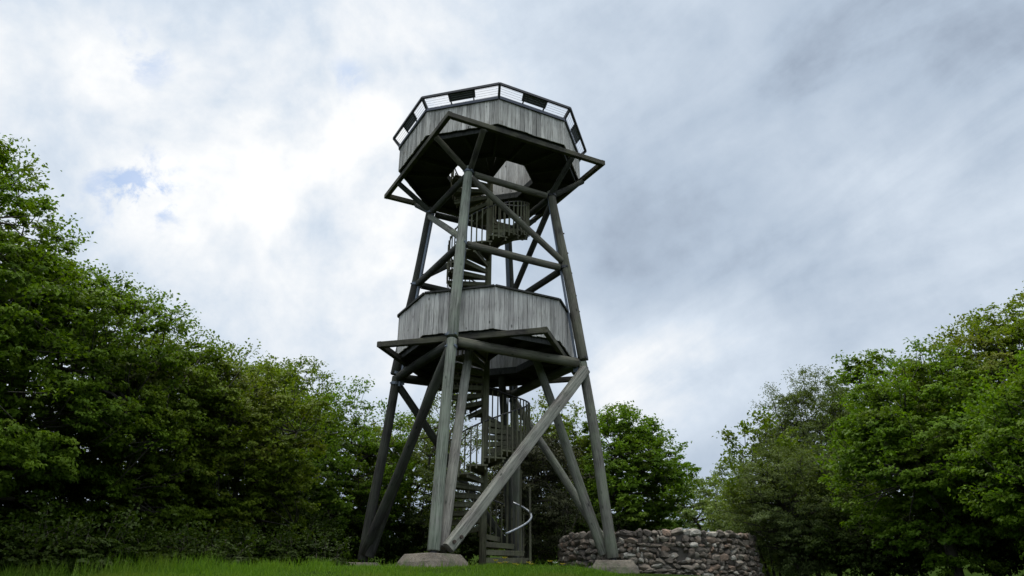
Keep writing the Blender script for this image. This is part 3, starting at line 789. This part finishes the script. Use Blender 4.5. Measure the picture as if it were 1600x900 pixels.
tree('young_sycamore', 'sparse young tree with big dark leaves against the sky, left of the willow', 'tree', at(.335, 23), 23, 5.5, 1.15, 1.1, 24, 'oak_deep', 26, 20, .15, cr=(.25, .45), tips=46, group=GR, stems=3, trunk_r=.05, fill=.2)
tree('oak_tree', 'large tall oak with yellowish young leaves rising to the right edge', 'tree', at(.72, 19), 19, 7.75, 3.6, 3.4, 25, 'oak_yellow', 430, 190, .115, tips=230, group=GR, gaps=.7)
tree('oak_tree', 'bright green lower oak in front of the tall right one', 'tree', at(.56, 18), 18, 5.7, 2.3, 2.0, 26, 'maple', 300, 180, .11, tips=150, group=GR, gaps=.6)
tree('oak_tree', 'nearest tree on the right, green crown filling the bottom right corner', 'tree', at(.78, 14.5), 14.5, 5.0, 2.3, 2.0, 27, 'maple', 320, 190, .105, tips=150, group=GR, gaps=.5)
tree('willow_bush', 'low dark green willow bush just right of the round stone wall', 'bush', at(.375, 22), 22, 4.3, 1.8, 1.6, 28, 'willow', 230, 170, .09, tips=100, group=GR, asp=.35)
tree('oak_tree', 'mid green tree closing the gap behind the big right oak', 'tree', at(.50, 26), 26, 8.0, 2.9, 2.6, 30, 'oak', 260, 140, .13, tips=120, group=GR, gaps=.6)
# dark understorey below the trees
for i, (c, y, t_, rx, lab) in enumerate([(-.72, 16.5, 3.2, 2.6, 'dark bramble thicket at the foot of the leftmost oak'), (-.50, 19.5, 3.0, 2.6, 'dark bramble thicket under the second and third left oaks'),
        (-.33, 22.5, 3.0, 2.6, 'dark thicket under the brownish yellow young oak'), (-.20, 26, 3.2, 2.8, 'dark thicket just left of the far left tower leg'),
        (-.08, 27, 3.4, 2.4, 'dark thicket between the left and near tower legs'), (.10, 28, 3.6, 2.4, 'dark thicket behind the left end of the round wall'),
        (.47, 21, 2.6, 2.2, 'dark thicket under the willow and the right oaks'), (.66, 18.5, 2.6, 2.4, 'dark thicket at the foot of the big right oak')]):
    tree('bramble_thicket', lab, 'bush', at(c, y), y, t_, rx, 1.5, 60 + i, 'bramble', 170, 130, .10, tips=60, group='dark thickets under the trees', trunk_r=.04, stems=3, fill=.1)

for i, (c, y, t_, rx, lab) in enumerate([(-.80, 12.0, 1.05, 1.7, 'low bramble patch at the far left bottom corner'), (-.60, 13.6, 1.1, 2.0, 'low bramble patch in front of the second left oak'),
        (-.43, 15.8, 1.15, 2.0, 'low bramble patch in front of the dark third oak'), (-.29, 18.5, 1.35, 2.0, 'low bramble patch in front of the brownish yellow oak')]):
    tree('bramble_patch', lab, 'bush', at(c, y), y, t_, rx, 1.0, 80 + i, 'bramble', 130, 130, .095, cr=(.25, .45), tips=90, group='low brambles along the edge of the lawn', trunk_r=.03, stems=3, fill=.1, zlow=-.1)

# ------------------------------------------------------------------ little flowers in the grass
M['petal'] = plain('yellow_petal', (.75, .55, .03), .5, 0, .1); M['petal_w'] = plain('white_petal', (.8, .8, .78), .5, 0, .1); M['stem'] = plain('flower_stem', (.05, .11, .02), .6, 0, .1)
def px(xp, yp, y):
    """world point on the ray of a photo pixel at forward distance y: used only to read off where a small plant grows"""
    u_, v_ = (xp - 800) / F_PX, (450 - yp) / F_PX; c, s = cos(radians(PITCH)), sin(radians(PITCH)); d = Vector((u_, c - v_ * s, s + v_ * c)); return d * (y / d.y)
def flower(xp, yp, y, mat, lab, grp, nm):
    p = px(xp, yp, y); g = gh(p.x, p.y); h = max(.08, p.z - g)
    r = empty(nm, (p.x, p.y, g), lab, 'flower', grp)
    mb = MB(); mb.tube([(0, 0, 0), (.01, .0, h * .6), (0, 0, h)], .004, 5); mb.build('stem', M['stem'], r)
    mb = MB()
    for j in range(5):
        a = 2 * pi * j / 5; ca, sa = cos(a), sin(a); w = .02
        mb.hexa([(0, 0, h), (ca * .025 - sa * w, sa * .025 + ca * w, h + .012), (ca * .05, sa * .05, h + .026), (ca * .025 + sa * w, sa * .025 - ca * w, h + .012)],
                [(0, 0, h + .004), (ca * .025 - sa * w, sa * .025 + ca * w, h + .016), (ca * .05, sa * .05, h + .030), (ca * .025 + sa * w, sa * .025 - ca * w, h + .016)])
    mb.build('petals', mat, r)
for i, (xp, yp) in enumerate([(777, 877), (784, 881), (793, 880), (791, 873), (807, 886), (812, 884), (829, 880), (833, 883)]):
    flower(xp, yp, 14.2 + .3 * (i % 3), M['petal'], 'small yellow flower in the grass in front of the staircase foot', 'yellow flowers at the staircase foot', 'buttercup')
for xp, yp in ((862, 878), (882, 882)):
    flower(xp, yp, 14.5, M['petal'], 'small yellow flower beside the white one near the left end of the round wall', 'yellow flowers by the round wall', 'buttercup')
flower(870, 880, 14.5, M['petal_w'], 'single small white flower near the left end of the round wall', None, 'daisy')
